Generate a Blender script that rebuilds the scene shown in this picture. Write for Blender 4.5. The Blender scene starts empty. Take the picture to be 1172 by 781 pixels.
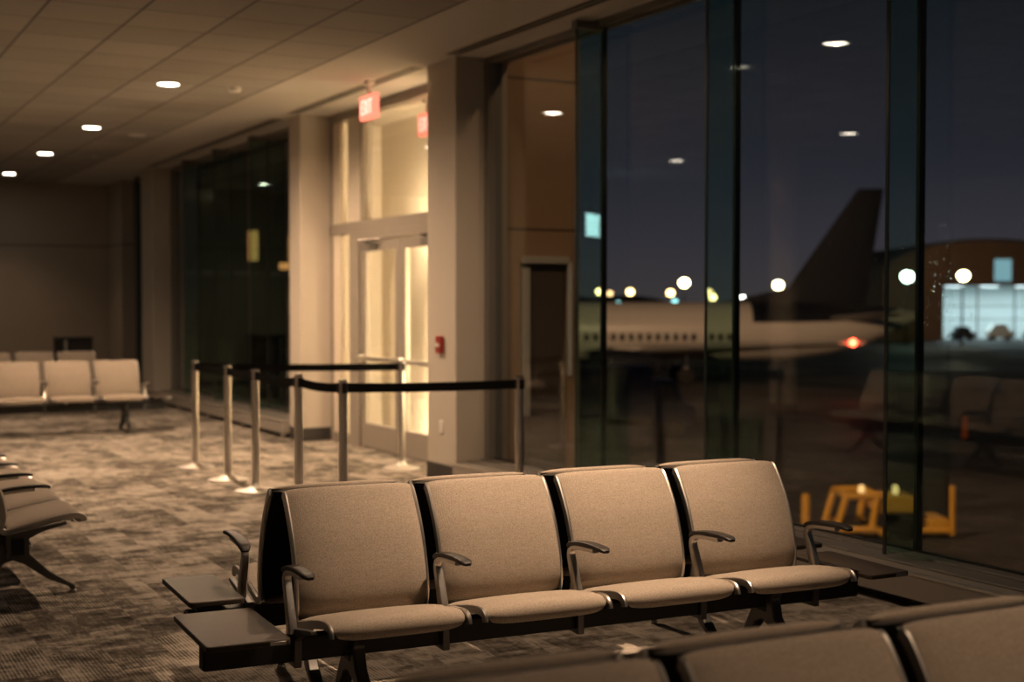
import bpy, bmesh, math, random
from mathutils import Vector, Matrix
random.seed(7)
R = math.radians
PI = math.pi
scn = bpy.context.scene
COL = scn.collection

# ------------------------------------------------------------------ materials
def newmat(name):
    m = bpy.data.materials.new(name); m.use_nodes = True
    nt = m.node_tree; nt.nodes.clear()
    out = nt.nodes.new('ShaderNodeOutputMaterial')
    return m, nt, out

class G:
    """small wrapper for building node graphs"""
    def __init__(s, nt): s.nt = nt
    def n(s, typ, props=None, **ins):
        nd = s.nt.nodes.new('ShaderNode' + typ)
        for k, v in (props or {}).items(): setattr(nd, k, v)
        for k, v in ins.items(): s.put(nd, k.replace('_', ' '), v)
        return nd
    def put(s, nd, k, v):
        sock = nd.inputs[int(k)] if k.isdigit() else nd.inputs[k]
        if isinstance(v, bpy.types.NodeSocket): s.nt.links.new(v, sock)
        elif isinstance(v, bpy.types.Node): s.nt.links.new(v.outputs[0], sock)
        else:
            if isinstance(v, tuple) and len(v) == 3 and sock.type == 'RGBA': v = (*v, 1)
            sock.default_value = v
    def m(s, op, a, b=0.0, c=0.0):
        nd = s.nt.nodes.new('ShaderNodeMath'); nd.operation = op
        for i, v in enumerate((a, b, c)):
            if isinstance(v, bpy.types.Node): v = v.outputs[0]
            if isinstance(v, bpy.types.NodeSocket): s.nt.links.new(v, nd.inputs[i])
            else: nd.inputs[i].default_value = v
        return nd.outputs[0]
    def mix(s, f, a, b, blend='MIX'):
        nd = s.nt.nodes.new('ShaderNodeMix'); nd.data_type = 'RGBA'; nd.blend_type = blend
        for i, v in ((0, f), (6, a), (7, b)):
            if isinstance(v, bpy.types.Node): v = v.outputs[0]
            if isinstance(v, bpy.types.NodeSocket): s.nt.links.new(v, nd.inputs[i])
            else: nd.inputs[i].default_value = (*v, 1) if isinstance(v, tuple) and len(v) == 3 else v
        return nd.outputs[2]
    def ramp(s, fac, stops):
        nd = s.nt.nodes.new('ShaderNodeValToRGB')
        if isinstance(fac, bpy.types.Node): fac = fac.outputs[0]
        s.nt.links.new(fac, nd.inputs[0])
        el = nd.color_ramp.elements
        while len(el) < len(stops): el.new(0.5)
        for e, (p, c) in zip(el, stops): e.position = p; e.color = (*c, 1)
        return nd.outputs[0]

def principled(name, col, rough=0.5, metal=0.0, var=0.06, scale=8.0, bump=0.0, bscale=60.0, spec=0.5):
    m, nt, out = newmat(name); g = G(nt)
    tc = g.n('TexCoord')
    ns = g.n('TexNoise', Vector=tc.outputs['Object'], Scale=scale, Detail=4.0)
    c0 = tuple(x * (1 - var) for x in col); c1 = tuple(min(1, x * (1 + var)) for x in col)
    c = g.mix(ns.outputs[0], c0, c1)
    b = g.n('BsdfPrincipled', Base_Color=c, Roughness=rough, Metallic=metal, Specular_IOR_Level=spec)
    if bump:
        n2 = g.n('TexNoise', Vector=tc.outputs['Object'], Scale=bscale, Detail=3.0)
        bp = g.n('Bump', Strength=bump, Distance=0.01, Height=n2.outputs[0])
        g.put(b, 'Normal', bp)
    nt.links.new(b.outputs[0], out.inputs[0])
    return m

def emission(name, col, strength):
    m, nt, out = newmat(name); g = G(nt)
    e = g.n('Emission', Color=col, Strength=strength)
    nt.links.new(e.outputs[0], out.inputs[0])
    return m

def brushed(name, col, rough, sc=(200, 200, 3)):
    m, nt, out = newmat(name); g = G(nt)
    tc = g.n('TexCoord')
    mp = g.n('Mapping', Vector=tc.outputs['Object'], Scale=sc)
    ns = g.n('TexNoise', Vector=mp, Scale=1.0, Detail=3.0)
    r = g.m('MULTIPLY_ADD', ns.outputs[0], 0.12, rough - 0.06)
    b = g.n('BsdfPrincipled', Base_Color=col, Roughness=r, Metallic=1.0)
    nt.links.new(b.outputs[0], out.inputs[0])
    return m

def glass_mat(name, tint, f0, dirt=0.0):
    """clear architectural glass: transmits straight through with a tint, mirrors by angle"""
    m, nt, out = newmat(name); g = G(nt)
    geo = g.n('NewGeometry')
    dt = g.n('VectorMath', {'operation': 'DOT_PRODUCT'})
    nt.links.new(geo.outputs['Incoming'], dt.inputs[0]); nt.links.new(geo.outputs['Normal'], dt.inputs[1])
    c = g.m('ABSOLUTE', dt.outputs['Value'])
    p = g.m('POWER', g.m('SUBTRACT', 1.0, c), 5.0)
    f = g.m('MULTIPLY_ADD', p, 1 - f0, f0)
    tr = g.n('BsdfTransparent', Color=tint)
    gl = g.n('BsdfGlossy', Color=(1.0, 1.0, 1.0), Roughness=0.012)
    mx = g.n('MixShader'); nt.links.new(f, mx.inputs[0])
    nt.links.new(tr.outputs[0], mx.inputs[1]); nt.links.new(gl.outputs[0], mx.inputs[2])
    nt.links.new(mx.outputs[0], out.inputs[0])
    return m

def fabric_mat(name, c0, c1):
    m, nt, out = newmat(name); g = G(nt)
    tc = g.n('TexCoord')
    sx = g.n('SeparateXYZ', Vector=tc.outputs['Object'])
    # woven cells: two sine rows out of phase, over the cloth's length and width
    ln = g.m('ADD', sx.outputs[2], g.m('MULTIPLY', sx.outputs[1], -1.0))
    a = g.m('SINE', g.m('MULTIPLY', sx.outputs[0], 1400.0))
    b = g.m('SINE', g.m('MULTIPLY', ln, 1100.0))
    w = g.m('MULTIPLY_ADD', g.m('MULTIPLY', a, b), 0.5, 0.5)
    ns = g.n('TexNoise', Vector=tc.outputs['Object'], Scale=260.0, Detail=2.0)
    mp = g.n('Mapping', Vector=tc.outputs['Object'], Scale=(14, 90, 90))
    st = g.n('TexNoise', Vector=mp, Scale=1.0, Detail=3.0)
    v = g.m('ADD', g.m('MULTIPLY', w, 0.30), g.m('ADD', g.m('MULTIPLY', ns.outputs[0], 0.75), g.m('MULTIPLY', st.outputs[0], 0.12)))
    c = g.ramp(v, [(0.30, c0), (0.82, c1)])
    bp = g.n('Bump', Strength=0.25, Distance=0.002, Height=v)
    bs = g.n('BsdfPrincipled', Base_Color=c, Roughness=0.85, Normal=bp, Specular_IOR_Level=0.25, Sheen_Weight=0.15)
    nt.links.new(bs.outputs[0], out.inputs[0])
    return m

def carpet_mat():
    m, nt, out = newmat('carpet_tiles'); g = G(nt)
    tc = g.n('TexCoord'); sx = g.n('SeparateXYZ', Vector=tc.outputs['Object'])
    x, y = sx.outputs[0], sx.outputs[1]
    def cellnoise(wx, wy, shift):
        fx = g.m('FLOOR', g.m('DIVIDE', x, wx))
        fy = g.m('FLOOR', g.m('ADD', g.m('DIVIDE', y, wy), g.m('MULTIPLY', fx, shift)))
        cb = g.n('CombineXYZ', X=fx, Y=fy, Z=0.0)
        return g.n('TexWhiteNoise', {'noise_dimensions': '2D'}, Vector=cb).outputs[0]
    a = cellnoise(0.25, 0.25, 0.5); b = cellnoise(0.25, 0.5, 0.37); c2 = cellnoise(0.083, 0.16, 0.61)
    # blotchy dye pattern, drawn out across the tile
    w = g.n('TexNoise', Vector=tc.outputs['Object'], Scale=3.0, Detail=2.0)
    wx = g.m('ADD', x, g.m('MULTIPLY', w.outputs[0], 0.12))
    cv = g.n('CombineXYZ', X=g.m('MULTIPLY', wx, 5.5), Y=g.m('MULTIPLY', y, 8.5), Z=g.m('MULTIPLY', a, 9.0))
    st = g.n('TexNoise', Vector=cv, Scale=1.0, Detail=6.0, Roughness=0.68)
    cw = g.n('CombineXYZ', X=g.m('MULTIPLY', x, 60.0), Y=g.m('MULTIPLY', y, 9.0), Z=g.m('MULTIPLY', b, 9.0))
    fine = g.n('TexNoise', Vector=cw, Scale=1.0, Detail=3.0, Roughness=0.6)
    big = g.n('TexNoise', Vector=tc.outputs['Object'], Scale=1.1, Detail=3.0)
    rib = g.m('SINE', g.m('MULTIPLY', x, 390.0))
    amp = g.m('MULTIPLY', g.m('MAXIMUM', g.m('SUBTRACT', b, 0.42), 0.0), 0.22)
    val = g.m('MULTIPLY', st.outputs[0], 0.85)
    val = g.m('ADD', val, g.m('MULTIPLY', a, 0.10))
    val = g.m('ADD', val, g.m('MULTIPLY', b, 0.12))
    val = g.m('ADD', val, g.m('MULTIPLY', c2, 0.10))
    val = g.m('ADD', val, g.m('MULTIPLY', fine.outputs[0], 0.30))
    val = g.m('ADD', val, g.m('MULTIPLY', big.outputs[0], 0.35))
    val = g.m('ADD', val, g.m('MULTIPLY', rib, amp))
    c = g.ramp(g.m('MULTIPLY', val, 0.64), [(0.42, (0.020, 0.0175, 0.015)), (0.53, (0.112, 0.098, 0.083)), (0.67, (0.42, 0.375, 0.325))])
    bp = g.n('Bump', Strength=0.5, Distance=0.006, Height=val)
    bs = g.n('BsdfPrincipled', Base_Color=c, Roughness=0.95, Normal=bp, Specular_IOR_Level=0.1)
    nt.links.new(bs.outputs[0], out.inputs[0])
    return m

def ceiling_mat():
    m, nt, out = newmat('ceiling_tiles'); g = G(nt)
    tc = g.n('TexCoord'); sx = g.n('SeparateXYZ', Vector=tc.outputs['Object'])
    T = 0.637
    def line(s, off, w):
        f = g.m('FRACT', g.m('DIVIDE', g.m('ADD', s, off), T))
        d = g.m('MULTIPLY', g.m('MINIMUM', f, g.m('SUBTRACT', 1.0, f)), T)
        return g.m('LESS_THAN', d, w)
    la = line(sx.outputs[0], 10.18 - 4.2 + 0.012, 0.011)
    lb = line(sx.outputs[1], 20.0, 0.010)
    ins = g.m('LESS_THAN', sx.outputs[0], 4.212)
    k = g.m('MULTIPLY', g.m('MAXIMUM', la, g.m('MULTIPLY', lb, 0.8)), ins)
    ns = g.n('TexNoise', Vector=tc.outputs['Object'], Scale=260.0, Detail=2.0)
    cell = g.n('CombineXYZ', X=g.m('FLOOR', g.m('DIVIDE', g.m('ADD', sx.outputs[0], 10.18 - 4.2), T)), Y=g.m('FLOOR', g.m('DIVIDE', g.m('ADD', sx.outputs[1], 20.0), T)), Z=0.0)
    wn = g.n('TexWhiteNoise', {'noise_dimensions': '2D'}, Vector=cell)
    tile = g.ramp(g.m('MULTIPLY_ADD', ns.outputs[0], 0.5, g.m('MULTIPLY', wn.outputs[0], 0.5)), [(0.2, (0.35, 0.33, 0.305)), (0.8, (0.44, 0.42, 0.39))])
    base = g.mix(ins, (0.58, 0.56, 0.52), tile)
    c = g.mix(k, base, (0.16, 0.15, 0.14))
    bp = g.n('Bump', Strength=0.5, Distance=0.008, Height=g.m('SUBTRACT', 1.0, k))
    b = g.n('BsdfPrincipled', Base_Color=c, Roughness=0.9, Specular_IOR_Level=0.15, Normal=bp)
    nt.links.new(b.outputs[0], out.inputs[0])
    return m

def panel_mat(name, col, zj, w=0.012, var=0.1):
    """wall panels with horizontal joints at the given heights"""
    m, nt, out = newmat(name); g = G(nt)
    tc = g.n('TexCoord'); sx = g.n('SeparateXYZ', Vector=tc.outputs['Object'])
    k = None
    for zz in zj:
        l = g.m('LESS_THAN', g.m('ABSOLUTE', g.m('SUBTRACT', sx.outputs[2], zz)), w)
        k = l if k is None else g.m('MAXIMUM', k, l)
    ns = g.n('TexNoise', Vector=tc.outputs['Object'], Scale=3.0, Detail=5.0)
    base = g.mix(ns.outputs[0], tuple(x * (1 - var) for x in col), tuple(x * (1 + var) for x in col))
    c = g.mix(k, base, tuple(x * 0.3 for x in col))
    b = g.n('BsdfPrincipled', Base_Color=c, Roughness=0.6)
    nt.links.new(b.outputs[0], out.inputs[0])
    return m

def tarmac_mat():
    m, nt, out = newmat('wet_tarmac'); g = G(nt)
    tc = g.n('TexCoord')
    n1 = g.n('TexNoise', Vector=tc.outputs['Object'], Scale=0.12, Detail=6.0)
    n2 = g.n('TexNoise', Vector=tc.outputs['Object'], Scale=1.6, Detail=4.0)
    c = g.ramp(g.m('ADD', g.m('MULTIPLY', n1.outputs[0], 0.7), g.m('MULTIPLY', n2.outputs[0], 0.3)), [(0.3, (0.018, 0.016, 0.015)), (0.7, (0.085, 0.075, 0.066))])
    r = g.ramp(n1, [(0.35, (0.5, 0.5, 0.5)), (0.6, (0.85, 0.85, 0.85))])
    bp = g.n('Bump', Strength=0.3, Distance=0.02, Height=n2.outputs[0])
    b = g.n('BsdfPrincipled', Base_Color=c, Roughness=r, Normal=bp, Specular_IOR_Level=0.2)
    nt.links.new(b.outputs[0], out.inputs[0])
    return m

M = {}
M['fabric'] = fabric_mat('taupe_woven_fabric', (0.15, 0.122, 0.098), (0.45, 0.385, 0.318))
M['carpet'] = carpet_mat()
M['ceil'] = ceiling_mat()
M['alu'] = brushed('cast_aluminium', (0.60, 0.58, 0.55), 0.38, (40, 40, 40))
M['darkalu'] = principled('grey_cast_metal', (0.11, 0.108, 0.105), 0.42, 0.7)
M['shell'] = principled('black_plastic_shell', (0.010, 0.010, 0.010), 0.6, spec=0.3)
M['pad'] = principled('black_urethane', (0.016, 0.015, 0.014), 0.5, spec=0.35)
M['beam'] = principled('black_painted_steel', (0.018, 0.018, 0.018), 0.5, 0.0, spec=0.3)
M['table'] = principled('dark_laminate', (0.060, 0.047, 0.038), 0.5, 0, 0.15, 30, spec=0.2)
M['steel'] = brushed('brushed_steel', (0.72, 0.69, 0.65), 0.34)
M['satin'] = brushed('satin_steel_base', (0.62, 0.595, 0.56), 0.5, (60, 60, 60))
M['belt'] = principled('black_webbing', (0.006, 0.006, 0.006), 0.85, spec=0.1)
M['wall'] = principled('beige_wall_paint', (0.52, 0.47, 0.40), 0.75, 0, 0.03, 3)
M['backwall'] = panel_mat('tan_wall_panels', (0.40, 0.345, 0.28), (2.55,), 0.012, 0.05)
M['base'] = principled('dark_base_vinyl', (0.035, 0.032, 0.03), 0.5)
M['frame'] = principled('bronze_window_frame', (0.20, 0.185, 0.165), 0.45, 0.3)
M['black'] = principled('black_mullion', (0.006, 0.007, 0.007), 0.4, 0.2)
M['sill'] = principled('grey_sill_metal', (0.34, 0.31, 0.275), 0.42, 0.2, 0.05, 4)
M['trimstrip'] = brushed('sill_edge_strip', (0.8, 0.77, 0.72), 0.3, (4, 40, 40))
M['glass'] = glass_mat('window_glass', (0.86, 0.89, 0.885), 0.04)
M['glass_in'] = glass_mat('door_glass', (0.95, 0.96, 0.93), 0.035)
M['fin'] = glass_mat('fin_glass', (0.71, 0.85, 0.785), 0.045)
M['finedge'] = principled('fin_edge', (0.006, 0.016, 0.015), 0.3)
M['doorframe'] = principled('taupe_anodised_frame', (0.33, 0.295, 0.25), 0.45, 0.25)
M['vest'] = principled('vestibule_cream_wall', (0.68, 0.61, 0.51), 0.7, 0, 0.04, 2)
M['brownpanel'] = panel_mat('brown_cladding', (0.40, 0.245, 0.135), (2.20, 3.52), 0.012, 0.12)
M['browndoor'] = principled('brown_service_door', (0.085, 0.058, 0.042), 0.55)
M['white'] = principled('white_plastic', (0.75, 0.73, 0.69), 0.45)
M['red'] = principled('red_enamel', (0.33, 0.035, 0.022), 0.4)
M['lens'] = emission('downlight_lens', (1.0, 0.86, 0.68), 14.0)
M['exitface'] = emission('exit_face', (1.0, 0.20, 0.12), 1.0)
M['exittext'] = emission('exit_letters', (1.0, 0.62, 0.48), 1.0)
M['screen'] = emission('monitor_screen', (0.66, 0.90, 1.0), 6.0)
M['tarmac'] = tarmac_mat()

# ------------------------------------------------------------------ mesh building
class MB:
    def __init__(s): s.bm = bmesh.new()
    def box(s, x0, x1, y0, y1, z0, z1, mat=None):
        r = bmesh.ops.create_cube(s.bm, size=1.0)
        mt = Matrix.Translation(((x0 + x1) / 2, (y0 + y1) / 2, (z0 + z1) / 2)) @ Matrix.Diagonal((abs(x1 - x0), abs(y1 - y0), abs(z1 - z0), 1))
        if mat is not None: mt = mat @ mt
        bmesh.ops.transform(s.bm, matrix=mt, verts=r['verts'])
        return s
    def rings(s, rings, cap=True, closed=True):
        """skin a list of vertex rings"""
        vr = [[s.bm.verts.new(p) for p in r] for r in rings]
        n = len(vr[0])
        for a, b in zip(vr, vr[1:]):
            for i in range(n if closed else n - 1):
                j = (i + 1) % n
                s.bm.faces.new((a[i], a[j], b[j], b[i]))
        if cap:
            s.bm.faces.new(list(reversed(vr[0]))); s.bm.faces.new(vr[-1])
        return s
    def tube(s, pts, rad, n=12, sq=None):
        """sweep; rad = number / list; sq=(w,h) gives a rounded-rectangle section"""
        pts = [Vector(p) for p in pts]; rings = []
        up0 = None
        for i, p in enumerate(pts):
            t = (pts[min(i + 1, len(pts) - 1)] - pts[max(i - 1, 0)]).normalized()
            if up0 is None:
                a = Vector((1, 0, 0)) if abs(t.x) < 0.9 else Vector((0, 0, 1))
                up0 = (a - t * a.dot(t)).normalized()
            else:
                up0 = (up0 - t * up0.dot(t)).normalized()
            sd = t.cross(up0)
            r = rad[i] if isinstance(rad, (list, tuple)) else rad
            ring = []
            for k in range(n):
                an = 2 * PI * k / n
                c, sn = math.cos(an), math.sin(an)
                if sq:
                    w, h = (sq[i] if isinstance(sq, list) else sq)
                    c = math.copysign(abs(c) ** 0.45, c); sn = math.copysign(abs(sn) ** 0.45, sn)
                    ring.append(p + up0 * (c * w / 2) + sd * (sn * h / 2))
                else:
                    ring.append(p + up0 * c * r + sd * sn * r)
            rings.append(ring)
        return s.rings(rings)
    def lathe(s, prof, cx=0, cy=0, n=32):
        rings = [[(cx + r * math.cos(2 * PI * k / n), cy + r * math.sin(2 * PI * k / n), z) for k in range(n)] for r, z in prof]
        return s.rings(rings)
    def prism(s, poly, axis, a, b):
        """extrude a 2-D polygon along an axis: 'x' poly=(y,z), 'y' poly=(x,z), 'z' poly=(x,y)"""
        def P(u, v, w):
            return {'x': (w, u, v), 'y': (u, w, v), 'z': (u, v, w)}[axis]
        return s.rings([[P(u, v, a) for u, v in poly], [P(u, v, b) for u, v in poly]])
    def sphere(s, c, r, seg=16, sc=(1, 1, 1)):
        q = bmesh.ops.create_uvsphere(s.bm, u_segments=seg, v_segments=max(6, seg // 2), radius=r)
        bmesh.ops.transform(s.bm, matrix=Matrix.Translation(c) @ Matrix.Diagonal((*sc, 1)), verts=q['verts'])
        return s
    def build(s, name, mat, parent=None, smooth=True, bevel=0.0, mats=None):
        bmesh.ops.recalc_face_normals(s.bm, faces=s.bm.faces)
        me = bpy.data.meshes.new(name); s.bm.to_mesh(me); s.bm.free()
        me.materials.append(mat)
        for x in (mats or []): me.materials.append(x)
        if smooth:
            for p in me.polygons: p.use_smooth = True
            me.set_sharp_from_angle(angle=R(35))
        o = bpy.data.objects.new(name, me); COL.objects.link(o)
        if parent is not None: o.parent = parent
        if bevel:
            b = o.modifiers.new('bevel', 'BEVEL'); b.width = bevel; b.segments = 2; b.limit_method = 'ANGLE'; b.angle_limit = R(40)
        return o

def tag(o, label, cat, group=None, kind=None):
    o['label'] = label; o['category'] = cat
    if group: o['group'] = group
    if kind: o['kind'] = kind
    return o
def thing(name, label, cat, loc=(0, 0, 0), rz=0.0, group=None):
    o = bpy.data.objects.new(name, None); COL.objects.link(o)
    o.location = loc; o.rotation_euler = (0, 0, rz); o.empty_display_size = 0.1
    return tag(o, label, cat, group)
def struct(o, label=None, cat=None):
    o['kind'] = 'structure'
    if label: o['label'] = label
    if cat: o['category'] = cat
    return o
def sroot(name, label, cat, loc=(0, 0, 0)):
    o = bpy.data.objects.new(name, None); COL.objects.link(o); o.location = loc
    return struct(o, label, cat)
def kids(o): return [c for c in bpy.data.objects if c.parent == o]
def copy_tree(o, parent=None, skip=()):
    c = o.copy(); COL.objects.link(c)
    if parent is not None: c.parent = parent
    for ch in kids(o):
        if ch.name.split('.')[0] in skip: continue
        copy_tree(ch, c, skip)
    return c
def place(root, loc, rz, label, group=None):
    root.location = loc; root.rotation_euler = (0, 0, rz); root['label'] = label
    if group: root['group'] = group
    return root

def catmull(pts, n=6):
    out = []
    P = [Vector(p) for p in pts]
    for i in range(len(P) - 1):
        p0 = P[max(i - 1, 0)]; p1 = P[i]; p2 = P[i + 1]; p3 = P[min(i + 2, len(P) - 1)]
        for k in range(n):
            t = k / n
            out.append(0.5 * ((2 * p1) + (p2 - p0) * t + (2 * p0 - 5 * p1 + 4 * p2 - p3) * t * t + (3 * p1 - p0 - 3 * p2 + p3) * t ** 3))
    out.append(P[-1]); return out

# ------------------------------------------------------------------ tandem seating
PITCH, SW = 0.578, 0.526
SEAT_P = [(-0.548, 0.396), (-0.558, 0.412), (-0.550, 0.434), (-0.515, 0.446), (-0.45, 0.444), (-0.37, 0.431), (-0.29, 0.413), (-0.215, 0.396), (-0.185, 0.392)]
BACK_P = [(-0.100, 0.384), (-0.130, 0.390), (-0.158, 0.408), (-0.174, 0.440), (-0.176, 0.49), (-0.158, 0.57), (-0.116, 0.68), (-0.064, 0.768), (-0.026, 0.822), (-0.008, 0.838), (0.012, 0.844)]

def pad_mesh(prof, th, x0, x1, taper0=0.0, taper1=0.0, crown=0.008, nu=14):
    """upholstered pad following a profile: closed, crowned, with soft edges"""
    pts = catmull([(0, y, z) for y, z in prof], 6)
    n = len(pts); mb = MB(); xm = (x0 + x1) / 2; hw = (x1 - x0) / 2
    cum = [0.0]
    for a, b in zip(pts, pts[1:]): cum.append(cum[-1] + (b - a).length)
    L = cum[-1]; rings = []
    for i, p in enumerate(pts):
        t = (pts[min(i + 1, n - 1)] - pts[max(i - 1, 0)]).normalized()
        nr = Vector((0, -t.z, t.y))          # up / forward side
        d0, d1 = cum[i], L - cum[i]
        w = hw
        for d, tp in ((d0, taper0), (d1, taper1)):
            if tp and d < tp: w -= tp * (1 - math.sqrt(max(0, 1 - (1 - d / tp) ** 2)))
        e = min(1.0, math.sqrt(max(0.0, min(d0, d1)) / 0.016)) if min(d0, d1) < 0.016 else 1.0
        e = 0.25 + 0.75 * e
        ring = []
        for k in range(nu + 1):
            s = -1 + 2 * k / nu
            s = math.copysign(1 - (1 - abs(s)) ** 1.6, s)
            prof_e = (1 - abs(s) ** 8)
            ring.append(p + Vector((xm + s * w, 0, 0)) + nr * ((th * 0.45 + crown * (1 - s * s) * min(1.0, d1 / 0.12) * min(1.0, d0 / 0.05 + 0.3)) * (0.15 + 0.85 * prof_e) * e))
        for k in range(nu, -1, -1):
            s = -1 + 2 * k / nu
            s = math.copysign(1 - (1 - abs(s)) ** 1.6, s)
            ring.append(p + Vector((xm + s * w, 0, 0)) - nr * (th * 0.55 * (0.15 + 0.85 * (1 - abs(s) ** 8)) * e))
        rings.append(ring)
    mb.rings(rings)
    bmesh.ops.remove_doubles(mb.bm, verts=mb.bm.verts, dist=0.00005)
    return mb

def strip(mb, prof, x, w, th, off=0.0):
    pts = catmull([(x, y, z) for y, z in prof], 5)
    n = len(pts); P = []
    for i, p in enumerate(pts):
        t = (pts[min(i + 1, n - 1)] - pts[max(i - 1, 0)]).normalized()
        P.append(p + Vector((0, -t.z, t.y)) * off)
    mb.tube(P, 1, 8, sq=(w, th))

def make_bench(name, label, nseat=4, table_l=0.29, table_r=0.215, drop=0.0, end_arms=True):
    root = thing(name, label, 'airport bench', group=None)
    last = (nseat - 1) * PITCH + SW
    for i in range(nseat):
        x0 = i * PITCH; x1 = x0 + SW
        if i == 0:
            seat = pad_mesh(SEAT_P, 0.034, 0.012, SW - 0.012, 0.060, 0.0, 0.006).build('seat', M['fabric'], root)
            back = pad_mesh(BACK_P, 0.032, 0.011, SW - 0.011, 0.012, 0.012).build('backrest', M['fabric'], root)
            sp = [(-0.530, 0.402), (-0.49, 0.418), (-0.40, 0.411), (-0.28, 0.388), (-0.195, 0.372)]
            pan = pad_mesh(sp, 0.014, 0.02, SW - 0.02, 0.02, 0.0, 0.0).build('seat_pan', M['shell'], seat)
            bp = [(y + 0.026, z - 0.006) for y, z in BACK_P[1:-1]] + [(0.012, 0.826)]
            shell = pad_mesh(bp, 0.016, 0.016, SW - 0.016, 0.01, 0.02, -0.004).build('back_shell', M['shell'], back)
            # aluminium edge frames: curl at the front lip, along the seat, up the back
            fp = [(-0.566, 0.408), (-0.560, 0.426), (-0.538, 0.437), (-0.49, 0.436), (-0.40, 0.421), (-0.30, 0.398), (-0.215, 0.378), (-0.170, 0.376),
                  (-0.150, 0.395), (-0.160, 0.44), (-0.160, 0.49), (-0.142, 0.57), (-0.101, 0.68), (-0.050, 0.768), (-0.013, 0.818), (0.004, 0.828)]
            for xx in (0.006, SW - 0.006):
                mb = MB(); strip(mb, fp, xx, 0.014, 0.032, 0.003); fr = mb.build('side_frame', M['alu'], root)
            mb = MB(); strip(mb, [(0.008, 0.834), (0.024, 0.836)], SW / 2, SW - 0.02, 0.010)
            rail = mb.build('top_rail', M['alu'], back)
            protos = (seat, back)
            frames = [o for o in kids(root) if o.name.startswith('side_frame')]
        else:
            for p in protos:
                c = copy_tree(p, root); c.location.x = x0
            for p in frames:
                c = p.copy(); COL.objects.link(c); c.parent = root; c.location.x = x0
    # beam under the seats
    bl = -0.36 if table_l else -0.05
    br = last + (0.27 if table_r else 0.05)
    beam = MB().box(bl, br, -0.262, -0.198, 0.262, 0.352).build('beam', M['beam'], root, bevel=0.006)
    for xe, sg in ((bl, -1), (br, 1)):
        MB().box(xe - 0.003 if sg < 0 else xe - 0.001, xe + 0.001 if sg < 0 else xe + 0.003, -0.258, -0.202, 0.266, 0.348).build('beam_cap', M['shell'], beam, bevel=0.001)
    # seat supports in every gap
    for i in range(nseat + 1):
        xg = i * PITCH - (PITCH - SW) / 2
        mb = MB()
        mb.prism([(-0.285, 0.245), (-0.18, 0.245), (-0.175, 0.36), (-0.185, 0.372), (-0.36, 0.402), (-0.47, 0.420), (-0.475, 0.405), (-0.36, 0.378), (-0.285, 0.345)], 'x', xg - 0.014, xg + 0.014)
        mb.build('seat_support', M['darkalu'], root, bevel=0.003)
    # arm rests
    for i in range(nseat + 1):
        xg = i * PITCH - (PITCH - SW) / 2 - (0.016 if i == 0 else (-0.016 if i == nseat else 0))
        if i == 0:
            pts = catmull([(0, -0.262, 0.366), (0, -0.256, 0.395), (0, -0.238, 0.450), (0, -0.214, 0.510), (0, -0.200, 0.550), (0, -0.213, 0.576), (0, -0.26, 0.588), (0, -0.40, 0.596)], 5)
            sq = []
            for j in range(len(pts)):
                q = j / (len(pts) - 1)
                sq.append((0.034 - 0.006 * q, 0.052 - 0.034 * min(1, q / 0.9)))
            mb = MB(); mb.tube(pts, 1, 12, sq=sq); arm = mb.build('armrest', M['alu'], root); arm.location.x = xg; arm.location.z = -drop
            pp = catmull([(0, -0.190, 0.574), (0, -0.215, 0.594), (0, -0.27, 0.606), (0, -0.36, 0.614), (0, -0.45, 0.612), (0, -0.485, 0.605)], 5)
            n = len(pp)
            sq = [(0.048 * (0.45 + 0.55 * min(1, math.sin(PI * (j + 0.8) / (n + 0.6)) * 1.9)), 0.018 * (0.55 + 0.45 * min(1, math.sin(PI * (j + 0.6) / (n + 0.2)) * 2.0))) for j in range(n)]
            mb = MB(); mb.tube(pp, 1, 14, sq=sq); mb.build('arm_pad', M['pad'], arm)
            arm0 = arm
            if not end_arms: arm.location.x = xg + PITCH
        elif end_arms or 1 < i < nseat:
            c = copy_tree(arm0, root); c.location.x = xg
    # legs
    lx = [0.2, last - 0.2] if nseat < 5 else [0.2, last / 2, last - 0.2]
    for k, x in enumerate(lx):
        if k == 0:
            mb = MB()
            poly = [(-0.46, 0.413), (-0.455, 0.398), (-0.38, 0.378), (-0.325, 0.345), (-0.300, 0.30), (-0.320, 0.225), (-0.42, 0.125), (-0.520, 0.060), (-0.548, 0.045), (-0.556, 0.018), (-0.528, 0.018), (-0.522, 0.034),
                    (-0.41, 0.085), (-0.29, 0.175), (-0.235, 0.200), (-0.19, 0.185), (-0.115, 0.09), (-0.035, 0.040), (-0.030, 0.018), (0.0, 0.018), (-0.004, 0.045), (-0.075, 0.11), (-0.145, 0.225), (-0.165, 0.30), (-0.17, 0.372), (-0.30, 0.392)]
            mb.prism(poly, 'x', -0.024, 0.024)
            leg = mb.build('leg', M['darkalu'], root, bevel=0.007)
            mb = MB(); mb.prism([(-0.20, 0.24), (-0.26, 0.24), (-0.265, 0.25), (-0.265, 0.345), (-0.26, 0.352), (-0.20, 0.352)], 'x', -0.028, 0.028); mb.build('leg_cover', M['pad'], leg, bevel=0.004)
            for yy in (-0.542, -0.015):
                MB().lathe([(0.016, 0.0), (0.019, 0.004), (0.019, 0.012), (0.010, 0.018), (0.010, 0.026)], 0, yy, 16).build('foot_glide', M['alu'], leg)
            leg.location.x = x; leg0 = leg
        else:
            c = copy_tree(leg0, root); c.location.x = x
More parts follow.
